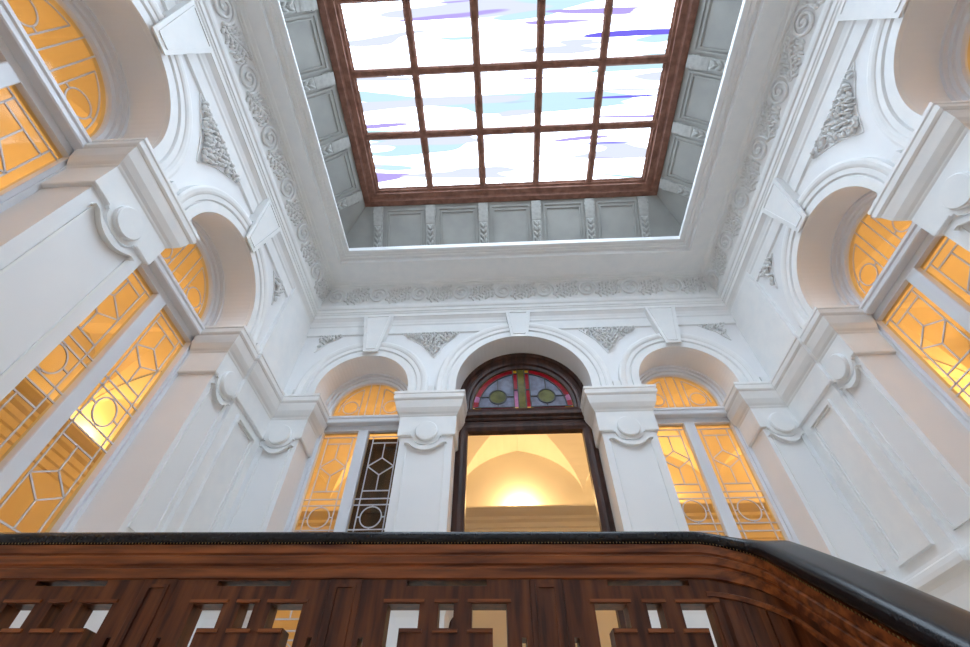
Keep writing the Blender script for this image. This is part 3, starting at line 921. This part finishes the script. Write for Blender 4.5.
def gwall(name, x0, x1, y0, y1, label):
    mb = MB(); mb.box(x0, x1, y0, y1, FL, 6.2)
    return tag(mb.build(name, VAULT), label, 'wall', kind='structure')
gwall('wall_gallery_back', XGL - 0.3, XGR + 0.3, YG, YG + 0.3, 'cream far wall of the gallery behind the wooden doorway')
gwall('wall_gallery_left', XGL - 0.3, XGL, YF, YG, 'cream far wall of the gallery behind the left windows')
gwall('wall_gallery_right', XGR, XGR + 0.3, YF, YG, 'cream far wall of the gallery behind the right windows')
gwall('wall_gallery_left_end', XGL, XIL, YF - 0.3, YF, 'end wall of the gallery behind the left windows')
gwall('wall_gallery_right_end', XIR, XGR, YF - 0.3, YF, 'end wall of the gallery behind the right windows')
for nm, c in (('floor_gallery_back', (XGL, XGR, YI, YG)), ('floor_gallery_left', (XGL, XIL, YF, YI)), ('floor_gallery_right', (XIR, XGR, YF, YI))):
    mb = MB(); mb.box(*c[:2], *c[2:], LAND - 0.15, LAND)
    tag(mb.build(nm, FLOORM), 'brown floor of the ' + nm.split('_')[-1] + ' gallery', 'floor', kind='structure')
GC = [(0, 3.60), (0.03, 3.62), (0.03, 3.72), (0.06, 3.74), (0.06, 3.84), (0.09, 3.86), (0.10, 3.94), (0.16, 3.98), (0.17, 4.03), (0.26, 4.07), (0.34, 4.12), (0.34, 4.15), (0.0, 4.15)]
mb = MB()
swept(mb, [(XGL, YF), (XGL, YG), (XGR, YG), (XGR, YF)], GC, -1)
tag(mb.build('trim_4', VAULT), 'stepped cream cornice along the gallery walls below the vaults', 'cornice', kind='structure')

def make_lamp():
    root = empty('cornice_lamp')
    mb = MB(); mb.loft([[(rr * math.cos(2 * PI * k / 20), rr * math.sin(2 * PI * k / 20), z) for k in range(20)] for rr, z in ((0.03, 4.15), (0.03, 4.155), (0.06, 4.165), (0.08, 4.185), (0.075, 4.185), (0.05, 4.17))], smooth=True)
    mb.build('bowl', BRASS, root)
    mb = MB(); mb.blob((0, 0, 4.182), (0.025, 0.025, 0.014)); mb.build('bulb', BULB, root)
    return root
lp0 = make_lamp(); first = True
LP = [((a + b) / 2, YG - 0.20, 'on the cornice behind the doorway wall', 'back') for a, b in zip(bx, bx[1:])]
SY_ = [-1.55, 0.69, 2.93, 6.0]
LP += [(XGL + 0.20, y, 'left', 'l') for y in SY_] + [(XGR - 0.20, y, 'right', 'r') for y in SY_]
for k, (x, y, nm, c) in enumerate(LP):
    o = lp0 if first else copy_tree(lp0); first = False
    o.location = (x, y, 0)
    i = [p for p in LP if p[3] == c].index((x, y, nm, c))
    lab = f'small uplight on the gallery cornice behind the doorway wall, {ORD[i]} from the left' if c == 'back' else f'small uplight on the gallery cornice behind the {nm} wall, {ORD[i]} in its row'
    tag(o, lab, 'lamp', 'uplights on the gallery cornice')
    ld = bpy.data.lights.new('uplight', 'POINT'); ld.energy = LAMP; ld.color = LAMPCOL; ld.shadow_soft_size = 0.05
    lo = bpy.data.objects.new('bulb_light', ld); COL.objects.link(lo); lo.location = (0, 0, 4.25); lo.parent = o

# ------------------------------------------------------------------ landing, stairs
mb = MB(); mb.box(XL, XR, 2.42, YB, LAND - 0.22, LAND); mb.box(XL, XR, YB, YI, LAND - 0.22, LAND)
tag(mb.build('floor_landing', STONE), 'landing behind the wooden balustrade', 'floor', kind='structure')
st = empty('staircase', (2.55, 1.2, FL), 'flight of steps going down beside the sloping black handrail', 'stairs')
RISER = (LAND - FL) / 9; GO = RISER / 0.78
for k in range(8):
    z = LAND - RISER * (k + 1); y1 = 2.42 - GO * k
    mb = MB(); mb.box(1.26, XR - 0.10, y1 - GO - 0.02, y1, z - 0.04, z); mb.build('tread', STONE, st)
    mb = MB(); mb.box(1.26, XR - 0.10, y1 - GO, y1 - GO + 0.02, z - RISER, z - 0.04); mb.build('riser', STONE, st)

# ------------------------------------------------------------------ balustrade
AN = math.atan(0.035)
BAL = empty('balustrade', (0.0, 2.37, LAND), 'carved dark walnut balustrade with black leather handrail at the landing edge', 'balustrade')
YO = 2.37
Tbal = lambda u, d, z: (u * math.cos(AN) + d * math.sin(AN), YO + u * math.sin(AN) - d * math.cos(AN), z)   # d towards the stairs' foot
# path of the rail centre line in (x, y, z of the top)
path = [Vector((-3.24, 0, 1.05))]
p3 = [Vector((*Tbal(u, 0, 0)[:2], 1.05)) for u in [-3.14, -2.4, -1.6, -0.8, 0.0, 0.5, 0.92]]
cA = Vector((*Tbal(0.92, 0.27, 0)[:2], 0))
for k in range(1, 13):
    a = PI / 2 * k / 12
    x = 0.27 * math.sin(a); y = 0.27 * math.cos(a)
    q_ = Tbal(0.92 + x, 0.27 - y, 0)
    t = k / 12
    p3.append(Vector((q_[0], q_[1], 1.05 - 0.17 * t * t * (1.5 - 0.5 * t))))
end = p3[-1]
for k in range(1, 25):
    p3.append(end + Vector((0, -0.09 * k, -0.09 * k * 0.78)))


def along(pts, section, smooth=True):
    """section [(side, up)] carried along 3-D pts, the side axis kept level"""
    rings = []
    for i, p in enumerate(pts):
        a = pts[max(0, i - 1)]; b = pts[min(len(pts) - 1, i + 1)]
        t = (b - a); h = Vector((t.x, t.y, 0)).normalized(); nside = Vector((h.y, -h.x, 0))      # right of travel = towards the stairs' foot, then left side of the flight
        rings.append([tuple(p + nside * s + Vector((0, 0, up))) for s, up in section])
    return rings


W2 = 0.072
sec = []
for k in range(28):
    a = 2 * PI * k / 28; c, s_ = math.cos(a), math.sin(a)
    sec.append((W2 * math.copysign(abs(c) ** 0.62, c), -0.051 + 0.035 * math.copysign(abs(s_) ** 0.72, s_)))


def grow(i):
    """the handrail swells through the bend"""
    t = min(1, max(0, (i - 11) / 13)); return t * t * (3 - 2 * t)


def rail_ring(i, k=1.0):
    base = along(p3, [(W2, 0)])[i]; g_ = grow(i)
    return along(p3, [((s_ * k if s_ > 0 else s_ * k * (1 + 0.9 * g_)), (u + 0.051) * k * (1 + 0.5 * g_) - 0.051 + (0.026 - s_ * 0.24 * (s_ < 0)) * g_) for s_, u in sec])[i]


mb = MB(); mb.loft([rail_ring(i) for i in range(len(p3))], smooth=True)
rail = tag(mb.build('handrail', LEATHER, BAL), 'black leather covered handrail')
# stitched seam of the leather along the lower edge
mb = MB()
dense = []
for a, b in zip(p3, p3[1:]):
    l = (b - a).length; m = max(1, int(l / 0.016))
    dense += [a + (b - a) * (k / m) for k in range(m)]
R_ = along(dense, [(W2 - 0.012, -0.079)])
for rr in R_: mb.blob(rr[0], (0.0028, 0.0028, 0.0045), 0, 5, 3)
tag(mb.build('stitching', BRASS, rail), 'pale stitches', kind='stuff')
# wraps of the leather joint at the bend
mb = MB()
for tt in (11, 12):
    mb = MB(); mb.tube(rail_ring(tt, 1.01), 0.003, 5, True)
    mb.build('seam', LEATHER, rail)
# moulded fascia under the rail
fas = [(0.040, -0.082), (0.058, -0.086), (0.058, -0.125), (0.052, -0.130), (0.052, -0.136), (0.062, -0.142), (0.060, -0.175), (0.050, -0.182), (0.050, -0.192), (0.056, -0.197), (0.054, -0.238), (0.046, -0.243), (-0.046, -0.243), (-0.046, -0.082)]
mb = MB(); mb.loft(along(p3, fas)); mb.build('fascia', WOOD_X, BAL)

# fretwork panels (Greek key openings) between posts
PC = [-2.50, -1.64, -0.76, 0.18]          # post centres
def fret(uc_, sp):
    """boards with square cut openings, uc_ = centre of the panel"""
    hw = 0.397; F0, F1 = -0.045, 0.045; kx = (sp - 0.156) / 0.794
    holes = [(-0.185, 0.195, 0.780, 0.803)]
    for zt, zb_, flip in ((0.705, 0.610, 1), (0.24, 0.335, -1)):
        z0, z1 = min(zt, zb_), max(zt, zb_)
        holes += [(-0.263, -0.115, z0, z1), (-0.027, 0.043, z0, z1), (0.127, 0.287, z0, z1)]
    holes += [(-0.263, -0.198, 0.52, 0.62), (0.222, 0.287, 0.52, 0.62), (-0.263, -0.198, 0.33, 0.43), (0.222, 0.287, 0.33, 0.43)]
    holes += [(-0.372, -0.350, 0.26, 0.575), (0.350, 0.372, 0.26, 0.575)]
    holes = [(a * kx, b * kx, c, d) for a, b, c, d in holes]; hw *= kx
    us = sorted({-hw, hw} | {h for q in holes for h in q[:2]}); zs_ = sorted({0.12, 0.81} | {h for q in holes for h in q[2:]})
    solid = {}
    for i in range(len(us) - 1):
        for j in range(len(zs_) - 1):
            cu, cz = (us[i] + us[i + 1]) / 2, (zs_[j] + zs_[j + 1]) / 2
            solid[i, j] = not any(h[0] < cu < h[1] and h[2] < cz < h[3] for h in holes)
    mb = MB(lambda u, d, z: Tbal(uc_ + u, d, z))
    for (i, j), ok in solid.items():
        if not ok: continue
        a, b, c, d = us[i], us[i + 1], zs_[j], zs_[j + 1]
        for dd in (F0, F1): mb.poly([(a, dd, c), (b, dd, c), (b, dd, d), (a, dd, d)])
        for (di, dj), e in (((-1, 0), [(a, c), (a, d)]), ((1, 0), [(b, c), (b, d)]), ((0, -1), [(a, c), (b, c)]), ((0, 1), [(a, d), (b, d)])):
            if not solid.get((i + di, j + dj), False):
                (x0, z0), (x1, z1) = e
                mb.poly([(x0, F0, z0), (x1, F0, z1), (x1, F1, z1), (x0, F1, z0)])
    o = mb.build('fretwork_panel', WOOD_Z, BAL)
    # raised lips framing the openings
    for h in holes[1:4]:
        mb = MB(lambda u, d, z: Tbal(uc_ + u, d, z))
        mb.box(h[0] - 0.02, h[1] + 0.02, F1 - 0.002, F1 + 0.008, h[3] + 0.004, h[3] + 0.018); mb.build('lip', WOOD_X, o)
        a, b = h[0] - 0.02, h[1] + 0.02
        if h[1] < -0.1 * kx: a = -0.193 * kx
        if h[0] > 0.1 * kx: b = 0.217 * kx
        mb = MB(lambda u, d, z: Tbal(uc_ + u, d, z))
        mb.box(a, b, F1 - 0.002, F1 + 0.008, h[2] - 0.018, h[2] - 0.004); mb.build('lip', WOOD_X, o)


for a, b in zip(PC, PC[1:] + [1.13]): fret((a + b) / 2, b - a)
for c in [-3.15] + PC + [1.0]:
    if c in (-3.15, 1.0): u0_, u1_ = (-3.23, PC[0] - 0.47 - 0.01) if c < 0 else (1.055, 1.055 + 0.07)
    else: u0_, u1_ = c - 0.078, c + 0.078
    if c == -3.15: continue
    mb = MB(Tbal); mb.box(u0_, u1_, -0.045, 0.05, LAND, 0.81)
    po = mb.build('post', WOOD_Z, BAL, 0.004)
    if c not in (-3.15, 1.0):
        mb = MB(Tbal)
        ring_frame(mb, c - 0.05, c + 0.05, 0.16, 0.785, 0.014, 0.048, 0.058)
        mb.build('panel_moulding', WOOD_Z, po)
mb = MB(Tbal); mb.box(-3.14, 1.12, -0.045, 0.05, LAND + 0.001, 0.12); mb.build('bottom_rail', WOOD_X, BAL)
mb = MB(Tbal); mb.box(-3.14, PC[0] - 0.07, -0.03, 0.045, 0.12, 0.81); mb.build('panel', WOOD_Z, BAL)
# solid panelled side following the bend and the descending flight
bend = p3[6:]
mb = MB(); mb.loft(along(bend, [(0.036, -0.24), (0.036, -0.98), (-0.036, -0.98), (-0.036, -0.24)])); mb.build('panel', WOOD_Z, BAL)
mb = MB(); mb.loft(along(bend, [(0.05, -0.90), (0.05, -1.04), (-0.05, -1.04), (-0.05, -0.90)])); mb.build('string_board', WOOD_X, BAL)
mb = MB(); mb.loft(along(bend, [(0.034, -0.29), (0.048, -0.295), (0.048, -0.315), (0.034, -0.32)])); mb.build('panel_moulding', WOOD_X, BAL)
for idx in list(range(1, 34, 3)):
    if idx + 1 >= len(bend): break
    p, nx = bend[idx], bend[idx + 1]
    h = Vector((nx.x - p.x, nx.y - p.y, 0)).normalized()
    ns = Vector((h.y, -h.x, 0)); sl = (nx.z - p.z) / max(1e-6, Vector((nx.x - p.x, nx.y - p.y, 0)).length)
    mb = MB()
    ring = lambda s_, z_: [tuple(p + h * a + ns * s_ + Vector((0, 0, z_ + a * sl))) for a in (-0.014, 0.014)]
    mb.loft([[ring(0.034, -0.32)[0], ring(0.034, -0.32)[1], ring(0.048, -0.32)[1], ring(0.048, -0.32)[0]],
             [ring(0.034, -0.90)[0], ring(0.034, -0.90)[1], ring(0.048, -0.90)[1], ring(0.048, -0.90)[0]]])
    mb.build('stile', WOOD_Z, BAL)
